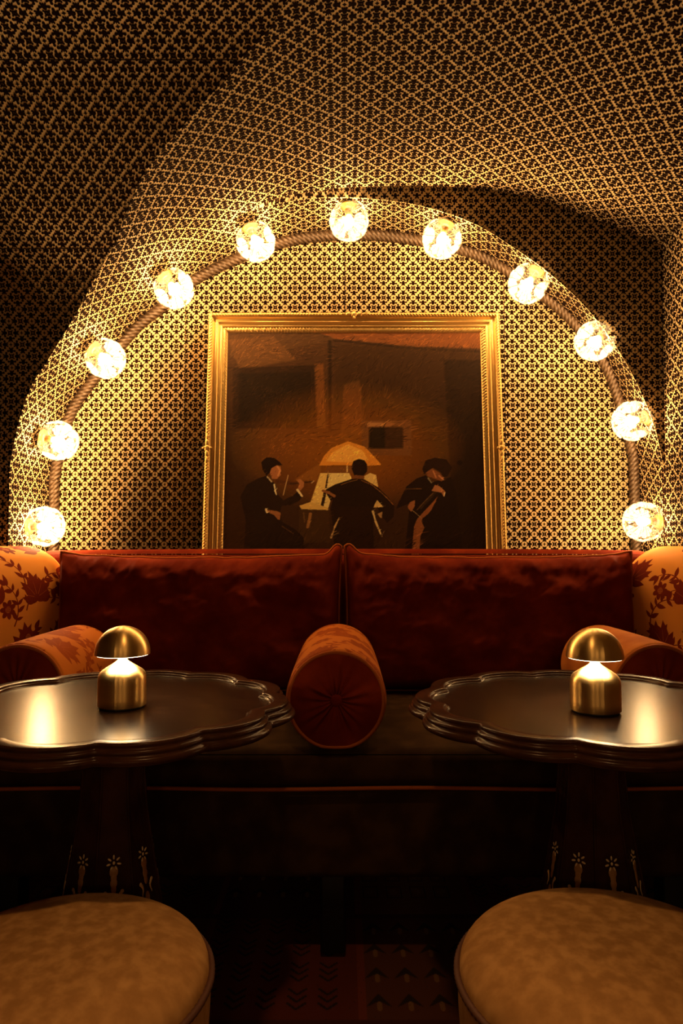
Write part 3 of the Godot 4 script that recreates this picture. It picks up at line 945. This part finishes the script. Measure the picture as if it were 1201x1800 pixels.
# ------------------------------------------------------------------ painting
func build_painting() -> void:
	# leans back against the wall, its foot behind the sofa
	var top := V(0.046, 0.855, 2.575)
	var foot := V(0.046, -0.16, 2.475)
	var up := (top - foot).normalized()
	var t := thing("framed_painting", "oil painting of string players by lamplight in a gilt frame behind the sofa", "painting", foot)
	t.basis = Basis(Vector3.RIGHT, up, Vector3.RIGHT.cross(up))
	var W := 1.066
	var H := (top - foot).length()
	var fw := 0.071
	obj("canvas", sheet(1, 1, func(u: float, v: float): return Vector3(lerpf(-W / 2 + fw - 0.004, W / 2 - fw + 0.004, u), lerpf(fw - 0.004, H - fw + 0.004, v), -0.012), func(u: float, v: float): return Vector2(u, 1.0 - v)), M.canvas, t)
	obj("backing_board", slab(Vector3(-W / 2 + 0.01, 0.01, -0.034), Vector3(W / 2 - 0.01, H - 0.01, -0.016)), M.plaster, t)
	# moulding: distance from the outer edge, height
	var prof := [Vector2(0.0, -0.036), Vector2(0.0, 0.004), Vector2(0.002, 0.008), Vector2(0.016, 0.008), Vector2(0.018, 0.004), Vector2(0.020, -0.001), Vector2(0.024, -0.004), Vector2(0.029, -0.004), Vector2(0.0305, 0.000), Vector2(0.0325, 0.003), Vector2(0.0355, 0.003), Vector2(0.0365, -0.001), Vector2(0.041, -0.004), Vector2(0.046, -0.006), Vector2(0.047, -0.002), Vector2(0.049, 0.0), Vector2(0.051, -0.002), Vector2(0.053, -0.006), Vector2(0.0545, -0.006), Vector2(0.058, -0.0055), Vector2(0.062, -0.0058), Vector2(0.066, -0.0075), Vector2(0.0695, -0.011), Vector2(0.071, -0.014)]
	var np := prof.size() - 1
	var carve := FastNoiseLite.new()
	carve.seed = 31
	carve.frequency = 0.9
	for k in 4:
		var along := W if k % 2 == 0 else H
		var ns := 300
		var rail := obj("frame_rail", sheet(ns, np, func(u: float, v: float):
			var p: Vector2 = prof[roundi(v * np)]
			var s: float = lerpf(-along / 2 + p.x, along / 2 - p.x, u)
			var z := p.y
			if p.x > 0.054 and p.x < 0.068:      # carved leaf band
				z += 0.0022 * sin(s * TAU / 0.011 + p.x * 500.0) + 0.0012 * carve.get_noise_2d(s * 500.0, p.x * 900.0)
			match k:
				0: return Vector3(s, p.x, z)
				1: return Vector3(W / 2 - p.x, H / 2 + s, z)
				2: return Vector3(-s, H - p.x, z)
			return Vector3(-W / 2 + p.x, H / 2 - s, z)), M.gilt, t)
		rail.name = "frame_rail" if k == 0 else "frame_rail_%03d" % k
		# roped outer bead
		var a: Vector3 = [Vector3(-W / 2 + 0.009, 0.009, 0.008), Vector3(W / 2 - 0.009, 0.009, 0.008), Vector3(W / 2 - 0.009, H - 0.009, 0.008), Vector3(-W / 2 + 0.009, H - 0.009, 0.008)][k]
		var b: Vector3 = [Vector3(W / 2 - 0.009, 0.009, 0.008), Vector3(W / 2 - 0.009, H - 0.009, 0.008), Vector3(-W / 2 + 0.009, H - 0.009, 0.008), Vector3(-W / 2 + 0.009, 0.009, 0.008)][k]
		var path := PackedVector3Array()
		var steps := ceili(a.distance_to(b) / 0.0016)
		for i in steps + 1:
			path.append(a.lerp(b, float(i) / steps))
		obj("rope_bead", tube(path, 0.0078, 14, false, null, 3, 190.0, 0.5), M.gilt, rail)
	# carved clasps in the middle of the top and sides
	for d in [[Vector3(0, H - 0.009, 0.013), 0.0], [Vector3(-W / 2 + 0.009, H * 0.50, 0.013), PI / 2], [Vector3(W / 2 - 0.009, H * 0.50, 0.013), -PI / 2]]:
		var st := begin()
		for s in [[0.0, 0.0, 0.012, 0.011], [-0.020, 0.0, 0.013, 0.0075], [0.020, 0.0, 0.013, 0.0075], [-0.040, 0.0, 0.011, 0.005], [0.040, 0.0, 0.011, 0.005], [0.0, 0.013, 0.005, 0.005], [0.0, -0.013, 0.005, 0.006]]:
			sheet(16, 8, func(u: float, v: float):
				var a: float = u * TAU
				var b: float = (v - 0.5) * PI
				var w := 1.0 + 0.12 * cos(a * 5.0)
				return Vector3(s[0] + cos(b) * cos(a) * s[2] * w, s[1] + cos(b) * sin(a) * s[3] * w, sin(b) * 0.006), null, st)
		var o := obj("carved_clasp", st, M.gilt, t)
		o.transform = Transform3D(Basis(Vector3.BACK, d[1]), d[0])

# ------------------------------------------------------------------ sofa and cushions
func build_sofa() -> void:
	var t := thing("sofa", "long rust velvet sofa with rounded leaf-patterned ends under the painting", "sofa", V(0, -0.95, 1.95))
	var o := Vector3(0, 0.95, 1.95)               # V() minus this gives the sofa's own axes
	var base := t.position
	var l := func(x: float, y: float, z: float) -> Vector3:
		return V(x, y, z) - base
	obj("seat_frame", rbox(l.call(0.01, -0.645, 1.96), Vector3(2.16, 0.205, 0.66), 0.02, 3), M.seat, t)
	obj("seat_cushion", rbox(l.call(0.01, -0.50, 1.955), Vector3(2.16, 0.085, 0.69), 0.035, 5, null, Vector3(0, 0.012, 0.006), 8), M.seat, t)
	var edge := PackedVector3Array()
	for k in 60:
		var x := lerpf(-1.0, 1.02, k / 59.0)
		edge.append(l.call(x, -0.540 + 0.002 * sin(x * 9.0), 1.6125))
	obj("piping", tube(edge, 0.0045, 8), M.piping, t)
	var back := obj("backrest", rbox(l.call(0.01, -0.27, 2.395), Vector3(2.06, 0.51, 0.095), 0.05, 6, null, Vector3(0, 0.006, 0.012), 12), M.velvet, t)
	# rounded, splayed arms
	for s in [-1.0, 1.0]:
		var rear := Vector2(-0.972 if s < 0 else 0.998, 2.34)
		var fore := Vector2(rear.x + s * 0.30, 1.64)
		var hx := 0.095
		var outline := PackedVector2Array()
		for k in 12:
			outline.append(Vector2(hx, lerpf(-0.74, -0.17, k / 12.0)))
		for k in 25:
			var a := k * PI / 2 / 24
			outline.append(Vector2(hx - 0.145 + 0.145 * cos(a), -0.17 + 0.17 * sin(a)))
		for k in 11:
			var a := PI / 2 + k * PI / 2 / 10
			outline.append(Vector2(-hx + 0.045 + 0.045 * cos(a), -0.045 + 0.045 * sin(a)))
		for k in range(1, 11):
			outline.append(Vector2(-hx, lerpf(-0.05, -0.74, k / 10.0)))
		outline.append(outline[0])
		var around := PackedFloat32Array([0.0])
		for k in range(1, outline.size()):
			around.append(around[k - 1] + outline[k].distance_to(outline[k - 1]))
		# inset and share of the way from rear to front
		var layers := [[0.09, 0.0], [0.03, 0.0], [0.008, 0.008], [0.0, 0.03]]
		for k in range(1, 20):
			layers.append([0.0, 0.03 + 0.93 * k / 20.0])
		layers.append_array([[0.0, 0.962], [0.008, 0.985], [0.025, 1.0], [0.06, 1.006], [0.095, 1.008]])
		var no := outline.size() - 1
		var nl := layers.size() - 1
		obj("arm", sheet(no, nl, func(u: float, v: float):
			var p := outline[roundi(u * no)]
			var ly: Array = layers[roundi(v * nl)]
			var q := Vector2(p.x * (1.0 - ly[0] / 0.0951), -0.37 + (p.y + 0.37) * (1.0 - ly[0] / 0.37))
			var c := rear.lerp(fore, ly[1])
			return l.call(c.x - s * q.x, q.y, c.y), func(u: float, v: float):
			return Vector2(layers[roundi(v * nl)][1] * 0.78 / 0.50 + (0.3 if s < 0 else 0.05), -around[roundi(u * no)] / 0.50), null, s > 0), M.damask, t)
	for x in [-0.775, -0.02, 0.775]:
		obj("leg", rbox(l.call(x, -0.845, 1.715), Vector3(0.058, 0.19, 0.058), 0.006, 2), M.black, t)
		obj("leg", rbox(l.call(x, -0.845, 2.22), Vector3(0.058, 0.19, 0.058), 0.006, 2), M.black, t)

func build_back_cushion(x0: float, x1: float, seed_: int, label: String, ear: float) -> void:
	var w := x1 - x0
	var h := 0.425
	var at := V((x0 + x1) / 2, -0.45, 2.255)
	var t := thing("back_cushion", label, "cushion", at, "rust velvet back cushions of the sofa")
	t.rotation.x = -0.10
	var n := FastNoiseLite.new()
	n.seed = seed_
	n.frequency = 1.0
	var outline := func(u: float, v: float) -> Vector3:
		# pulled corners, sagging edges
		var x: float = (u - 0.5) * w * (1.0 - 0.018 * sin(PI * v))
		var sag: float = 0.012 * sin(PI * u) * v + 0.004 * n.get_noise_1d(u * 7.0) * v
		var corner := pow(absf(2.0 * u - 1.0), 10.0) * v
		var tuft := 0.026 * exp(-pow((u - ear) * w / 0.022, 2.0)) * pow(v, 8.0)
		return Vector3(x, v * h - sag + 0.010 * corner + tuft, 0.0)
	var st := begin()
	for side in [1.0, -1.0]:
		sheet(140, 56, func(u: float, v: float):
			var p: Vector3 = outline.call(u, v)
			var e := pow(maxf(0.0, 1.0 - pow(absf(2 * u - 1), 5.0)), 0.55) * pow(maxf(0.0, 1.0 - pow(absf(2 * v - 1), 4.0)), 0.5)
			var z: float = 0.085 * e
			if side > 0:
				var near := pow(v, 5.0) * (1.0 - pow(v, 40.0))
				z += near * (0.018 * n.get_noise_2d(u * 7.0 + v * 2.0, v * 1.5) + 0.008 * n.get_noise_2d(u * 19.0 - v * 4.0, 5.0))
				z += e * 0.024 * n.get_noise_2d(u * 4.0, v * 3.0 + 9.0)
				p.y += near * 0.006 * n.get_noise_2d(u * 12.0, 3.0)
			return Vector3(p.x, p.y, side * z), null, st, side < 0)
	obj("cover", st, M.velvet, t)
	var rim := PackedVector3Array()
	for k in 120:
		rim.append(outline.call(k / 120.0, 1.0))
	for k in 30:
		rim.append(outline.call(1.0, 1.0 - k / 30.0))
	for k in 60:
		rim.append(outline.call(1.0 - k / 60.0, 0.0))
	for k in 30:
		rim.append(outline.call(0.0, k / 30.0))
	obj("piping", tube(rim, 0.0045, 8, true), M.piping, t)

func build_bolster(x: float, z0: float, z1: float, r: float, material: Material, label: String, turn := 0.0) -> void:
	# lies along the seat, front end at z0
	var t := thing("bolster", label, "bolster", V(x, -0.452 + 0.004, (z0 + z1) / 2), "round velvet bolsters on the sofa seat")
	t.rotation.y = turn
	var L := z1 - z0
	var rings := []
	for k in 5:
		var a := k * PI / 2 / 4
		rings.append(Vector2(r - 0.012 + 0.012 * sin(a), L / 2 - 0.012 + 0.012 * cos(a)))
	for k in range(1, 20):
		rings.append(Vector2(r * (1.0 + 0.012 * sin(PI * k / 20.0)), lerpf(L / 2 - 0.012, -L / 2 + 0.012, k / 20.0)))
	for k in 5:
		var a := k * PI / 2 / 4
		rings.append(Vector2(r - 0.012 + 0.012 * cos(a), -L / 2 + 0.012 - 0.012 * sin(a)))
	var nr := rings.size() - 1
	var flat := func(p: Vector3) -> Vector3:      # settles a little on the seat
		if p.y < -r * 0.9:
			p.y = -r * 0.9 + (p.y + r * 0.9) * 0.3
		return p + Vector3(0, r * 0.93, 0)
	obj("cover", sheet(56, nr, func(u: float, v: float):
		var a: float = u * TAU
		var p: Vector2 = rings[roundi(v * nr)]
		return flat.call(Vector3(-p.x * sin(a), -p.x * cos(a), p.y)), func(u: float, v: float):
		return Vector2(u * TAU * r / 0.5, rings[roundi(v * nr)].y / 0.5 + 0.3)), material, t)
	for side in [1.0, -1.0]:
		var cap := obj("end_panel", sheet(144, 12, func(u: float, v: float):
			var a: float = u * TAU
			var q: float = v * (r - 0.011)
			var fold := 0.0042 * sin(a * 17.0 + 1.4 * sin(a * 3.0)) * sin(PI * pow(v, 0.6)) * (0.6 + 0.4 * sin(a * 5.0 + 1.0))
			var dome: float = 0.010 * (1.0 - v * v) - 0.016 * exp(-pow(v * 5.0, 2.0))
			return flat.call(Vector3(q * sin(a), q * cos(a), side * (L / 2 + dome + fold))), null, null, side > 0), M.velvet, t)
		var ring := PackedVector3Array()
		for k in 60:
			var a := k * TAU / 60
			ring.append(flat.call(Vector3((r - 0.007) * sin(a), (r - 0.007) * cos(a), side * (L / 2 - 0.002))))
		obj("piping", tube(ring, 0.0042, 8, true), M.piping, cap)
		var st := begin()
		sheet(18, 8, func(u: float, v: float):
			var a: float = u * TAU
			var b: float = (v - 0.5) * PI
			return flat.call(Vector3(cos(b) * sin(a) * 0.015, cos(b) * cos(a) * 0.015, side * (L / 2 - 0.002) + sin(b) * 0.006)), null, st)
		obj("button", st, M.velvet, cap)

# ------------------------------------------------------------------ tables
func build_table(x: float, z: float, cusp: float, turn: float, label: String) -> void:
	var t := thing("pedestal_table", label, "table", V(x, -0.95, z), "dark lobed pedestal tables")
	var h := 0.662
	t.scale = Vector3(0.96, 1, 0.96)
	var lobe := func(a: float) -> float:
		return 0.331 + 0.024 * pow(absf(sin(6.0 * (a - cusp))), 0.75)
	# rim: inset from the outline and height, from under the edge up and over to the sunken panel
	var prof := [Vector2(0.075, -0.034), Vector2(0.020, -0.034), Vector2(0.008, -0.033), Vector2(0.002, -0.030), Vector2(0.0, -0.026), Vector2(0.001, -0.022), Vector2(0.004, -0.0195), Vector2(0.008, -0.0185), Vector2(0.0085, -0.0165), Vector2(0.0075, -0.0145), Vector2(0.0075, -0.0125), Vector2(0.009, -0.0105), Vector2(0.012, -0.0092), Vector2(0.0145, -0.0088), Vector2(0.0150, -0.0068), Vector2(0.0142, -0.0045), Vector2(0.0145, -0.0022), Vector2(0.016, -0.0006), Vector2(0.0185, 0.0), Vector2(0.040, 0.0), Vector2(0.0425, -0.0005), Vector2(0.044, -0.002), Vector2(0.0445, -0.004), Vector2(0.0452, -0.0042), Vector2(0.048, -0.0044), Vector2(0.050, -0.0055), Vector2(0.051, -0.0078), Vector2(0.053, -0.0085)]
	var np := prof.size() - 1
	var seg := 288
	obj("rim", sheet(seg, np, func(u: float, v: float):
		var a: float = u * TAU
		var p: Vector2 = prof[roundi(v * np)]
		var r: float = lobe.call(a) - p.x
		return Vector3(r * cos(a), h + p.y, -r * sin(a))), M.moulding, t)
	obj("top_panel", sheet(seg, 6, func(u: float, v: float):
		var a: float = u * TAU
		var r: float = (lobe.call(a) - 0.0525) * (1.0 - v)
		return Vector3(r * cos(a), h - 0.0085, -r * sin(a))), M.wood, t)
	# eight-sided pedestal that flares to the foot
	var col := [Vector2(0.142, 0.0), Vector2(0.142, 0.022), Vector2(0.135, 0.032), Vector2(0.135, 0.075), Vector2(0.131, 0.085), Vector2(0.121, 0.14), Vector2(0.108, 0.20), Vector2(0.094, 0.27), Vector2(0.082, 0.34), Vector2(0.070, 0.41), Vector2(0.061, 0.47), Vector2(0.056, 0.53), Vector2(0.057, 0.565), Vector2(0.075, 0.585), Vector2(0.095, 0.612), Vector2(0.10, 0.6285), Vector2(0.001, 0.6285)]
	var st := begin()
	for f in 8:
		var a0 := turn + f * PI / 4 - PI / 8
		var a1 := a0 + PI / 4
		st.set_smooth_group(f + 1)
		sheet(1, col.size() - 1, func(u: float, v: float):
			var p: Vector2 = col[roundi(v * (col.size() - 1))]
			var r := p.x / cos(PI / 8)
			var A := Vector3(sin(a0), 0, cos(a0)) * r
			var B := Vector3(sin(a1), 0, cos(a1)) * r
			return A.lerp(B, u) + Vector3(0, p.y, 0), null, st)
	obj("pedestal", st, M.moulding, t)
	for f in 8:                                   # slim beads on the arrises
		var a0 := turn + f * PI / 4 - PI / 8
		var path := PackedVector3Array()
		for k in range(4, 13):
			path.append(Vector3(sin(a0), 0, cos(a0)) * (col[k].x / cos(PI / 8)) + Vector3(0, col[k].y, 0))
		obj("bead", tube(path, 0.0024, 8), M.moulding, t)
	# mother-of-pearl and fruitwood inlay on each face
	var flower := begin()
	for k in 7:
		var d := Vector2(0, 1).rotated(k * TAU / 7)
		inlay_drop(flower, d * 0.0062, d * 0.0130, 0.0018)
	inlay_drop(flower, Vector2(0, -0.0022), Vector2(0, 0.0022), 0.0023)
	var flower_m := mesh_of(flower)
	var bud := begin()
	for k in [[-0.030, -0.018, 0.0055], [-0.022, -0.008, 0.0078], [-0.040, -0.026, 0.0062], [-0.051, -0.034, 0.0045], [-0.083, -0.066, 0.0058], [-0.098, -0.078, 0.0075]]:
		inlay_drop(bud, Vector2(0, k[0]), Vector2(0, k[1]), k[2])
	var bud_m := mesh_of(bud)
	var scroll := begin()
	for s in [-1.0, 1.0]:
		for k in 7:
			var q := k / 6.0
			var p := Vector2(s * (0.0165 - 0.007 * sin(q * PI * 0.8)), -0.046 - 0.020 * q)
			var p2 := Vector2(s * (0.0165 - 0.007 * sin(minf(1.0, q + 0.2) * PI * 0.8)), -0.050 - 0.020 * q)
			inlay_drop(scroll, p, p2, 0.0034 * (1.0 - 0.75 * q))
	var scroll_m := mesh_of(scroll)
	for f in 8:
		var a := turn + f * PI / 4
		var out := Vector3(sin(a), 0, cos(a))
		var at := out * 0.0735 + Vector3(0, 0.390, 0)
		var low := out * 0.1010 + Vector3(0, 0.228, 0)
		var up := (at - low).normalized()
		var right := up.cross(out).normalized()
		var b := Basis(right, up, right.cross(up))
		var place_ := Transform3D(b, at + b.z * 0.0022)
		obj("inlaid_flower", flower_m, M.pearl, t).transform = place_
		obj("inlaid_bud", bud_m, M.inlay, t).transform = place_
		obj("inlaid_scroll", scroll_m, M.pearl, t).transform = place_

func inlay_drop(st: SurfaceTool, a: Vector2, b: Vector2, r: float) -> void:      # a low lens along a line
	var d := (b - a).normalized()
	var nn := Vector2(-d.y, d.x)
	var half := a.distance_to(b) / 2
	sheet(14, 3, func(u: float, v: float):
		var t: float = u * TAU
		var k := sqrt(1.0 - v * v * 0.98) if v < 1.0 else 0.0
		var p := (a + b) / 2 + d * cos(t) * (half + r * 0.3) * k + nn * sin(t) * r * k
		return Vector3(p.x, p.y, 0.0012 * v), null, st)

# ------------------------------------------------------------------ stools, rug, room lamp
func build_stool(x: float, z: float, r: float, top: float, label: String, back := false) -> void:
	var t := thing("stool", label, "stool", V(x, -0.95, z), "round tan upholstered stools")
	# top is the height of the braid; the pad domes up from it
	var pad := PackedVector2Array()
	for k in 21:
		var a := k * PI / 2 / 20
		pad.append(Vector2(maxf(0.0005, (r - 0.002) * pow(cos(a), 0.62)), top + 0.058 * pow(sin(a), 0.85)))
	obj("seat_pad", lathe(pad, 64), M.suede, t)
	obj("side_band", lathe(PackedVector2Array([Vector2(r * 0.93, 0.03), Vector2(r * 0.96, 0.10), Vector2(r * 0.985, top - 0.10), Vector2(r * 1.0, top - 0.04), Vector2(r * 1.003, top - 0.012), Vector2(r - 0.002, top)]), 64), M.suede, t)
	obj("plinth", lathe(PackedVector2Array([Vector2(0.001, 0.0), Vector2(r * 0.88, 0.0), Vector2(r * 0.88, 0.031), Vector2(0.001, 0.031)]), 48), M.black, t)
	var ring := PackedVector3Array()
	for k in 420:
		var a := k * TAU / 420
		ring.append(Vector3((r + 0.001) * sin(a), top, (r + 0.001) * cos(a)))
	obj("braid", tube(ring, 0.0055, 10, true, null, 4, 160.0, 0.35), M.braid, t)
	if back:      # low padded back that curves round the outer side
		obj("backrest", sheet(40, 20, func(u: float, v: float):
			var a: float = lerpf(-PI * 0.92, -PI * 0.26, u)
			var b: float = v * TAU
			var end := pow(maxf(0.0, 1.0 - pow(absf(2 * u - 1), 6.0)), 0.5)
			var rr: float = r * 1.02 + 0.030 * cos(b) * end
			return Vector3(rr * sin(a), top - 0.02 + 0.10 * end + 0.12 * sin(b) * end, -rr * cos(a)), null, null, true), M.suede, t)

func build_room_lamp() -> void:
	# a ceiling downlight in front of the alcove that lights the stools and the floor
	var t := thing("ceiling_downlight", "small brass downlight in the papered ceiling above the stools", "lamp", V(-0.05, 1.20, 0.62))
	obj("housing", lathe(PackedVector2Array([Vector2(0.046, 0.0), Vector2(0.052, 0.001), Vector2(0.053, 0.004), Vector2(0.048, 0.006), Vector2(0.045, 0.006), Vector2(0.045, 0.02), Vector2(0.048, 0.028), Vector2(0.0005, 0.028)]), 32), M.brass, t)
	obj("glowing_lens", lathe(PackedVector2Array([Vector2(0.044, 0.010), Vector2(0.0005, 0.009)]), 32), M.globe, t)
	var light := SpotLight3D.new()
	light.name = "lens_light"
	light.position = Vector3(0, 0.004, 0)
	light.rotation = Vector3(-PI / 2, 0, 0)
	light.light_color = lin(1.0, 0.52, 0.18)
	light.light_energy = 0.85
	light.light_size = 0.045
	light.spot_angle = 46.0
	light.spot_angle_attenuation = 1.2
	light.spot_range = 8.0
	light.spot_attenuation = 2.0
	light.shadow_enabled = true
	t.add_child(light)

func build_added_globes() -> void:
	# unseen globes, added behind the viewer so the brass lamps mirror a glow
	var spots := [[-0.95, "added round globe on the unseen wall behind the viewer, nearest the left wall"], [0.0, "added round globe in the middle of the unseen wall behind the viewer"], [0.95, "added round globe on the unseen wall behind the viewer, nearest the right wall"]]
	for d in spots:
		var t := thing("added_globe", d[1], "lamp", V(d[0], 0.35, -1.40), "added globes behind the viewer")
		obj("wall_plate", lathe(PackedVector2Array([Vector2(0.001, 0.0), Vector2(0.05, 0.0), Vector2(0.05, 0.012), Vector2(0.012, 0.018), Vector2(0.012, 0.05), Vector2(0.001, 0.052)]), 24), M.brass, t).rotation.x = -PI / 2
		var g := obj("globe", lathe(PackedVector2Array([Vector2(0.001, -0.07), Vector2(0.027, -0.065), Vector2(0.050, -0.050), Vector2(0.065, -0.027), Vector2(0.07, 0.0), Vector2(0.065, 0.027), Vector2(0.050, 0.050), Vector2(0.027, 0.065), Vector2(0.001, 0.07)]), 28), M.globe, t)
		g.position = Vector3(0, 0, -0.115)
		var light := OmniLight3D.new()
		light.name = "globe_light"
		light.position = Vector3(0, 0, -0.115)
		light.light_color = lin(1.0, 0.52, 0.18)
		light.light_energy = 0.03
		light.light_size = 0.07
		light.omni_range = 8.0
		light.omni_attenuation = 2.0
		light.shadow_enabled = true
		t.add_child(light)

# ------------------------------------------------------------------ the scene
func _ready() -> void:
	var cam := Camera3D.new()
	cam.name = "camera"
	cam.position = V(0, 0, 0)
	cam.rotation = Vector3(atan(60.0 / 1250.0), 0, 0)
	cam.fov = rad_to_deg(2.0 * atan(900.0 / 1250.0))
	cam.near = 0.02
	cam.current = true
	add_child(cam)
	var env := Environment.new()
	env.background_mode = Environment.BG_COLOR
	env.background_color = Color.BLACK
	env.tonemap_mode = Environment.TONE_MAPPER_LINEAR
	env.tonemap_exposure = 1.0
	env.sdfgi_enabled = true
	env.ssao_enabled = true
	env.ssil_enabled = true
	var we := WorldEnvironment.new()
	we.name = "world"
	we.environment = env
	add_child(we)

	make_materials()
	build_shell()
	build_flower_lamps()
	build_sofa()
	build_painting()
	build_back_cushion(-0.905, -0.001, 3, "rust velvet back cushion of the sofa behind the left table", 0.985)
	build_back_cushion(0.011, 0.935, 8, "rust velvet back cushion of the sofa behind the right table", 0.015)
	build_bolster(-0.012, 1.60, 2.13, 0.113, M.bolster, "round rust bolster lying between the two tables, its gathered end showing")
	build_bolster(-0.765, 1.70, 2.10, 0.113, M.bolster, "leaf-patterned velvet bolster by the left end of the sofa behind the left lamp")
	build_bolster(0.752, 1.70, 2.10, 0.113, M.plain, "plain rust velvet bolster by the right end of the sofa behind the right lamp")
	build_table(-0.427, 1.354, deg_to_rad(13), PI / 8 - 0.05, "dark lobed pedestal table at the left with a bright lamp reflection in its top")
	build_table(0.468, 1.354, deg_to_rad(7), 0.12, "dark wooden pedestal table with lobed rim at the right of the round bolster")
	build_table_lamp(V(-0.406, -0.2962, 1.330), "small brass mushroom lamp standing on the left table")
	build_table_lamp(V(0.456, -0.2962, 1.291), "small brass mushroom lamp standing on the right table")
	build_stool(-0.385, 0.99, 0.205, 0.358, "tan stool with a low back in front of the left table", true)
	build_stool(0.375, 0.99, 0.215, 0.362, "tan backless stool in front of the right table")
	var rug := obj("rug", sheet(1, 1, func(u: float, v: float): return V(lerpf(-1.04, 1.04, u), -0.9498, lerpf(0.2, 2.25, v)), func(u: float, v: float): return Vector2(u, 1.0 - v), slab(V(-1.04, -0.958, 2.25), V(1.04, -0.9502, 0.2))), M.rug)
	tag(rug, "dark red patchwork rug with geometric figures on the floor", "rug")
	build_room_lamp()
	build_added_globes()
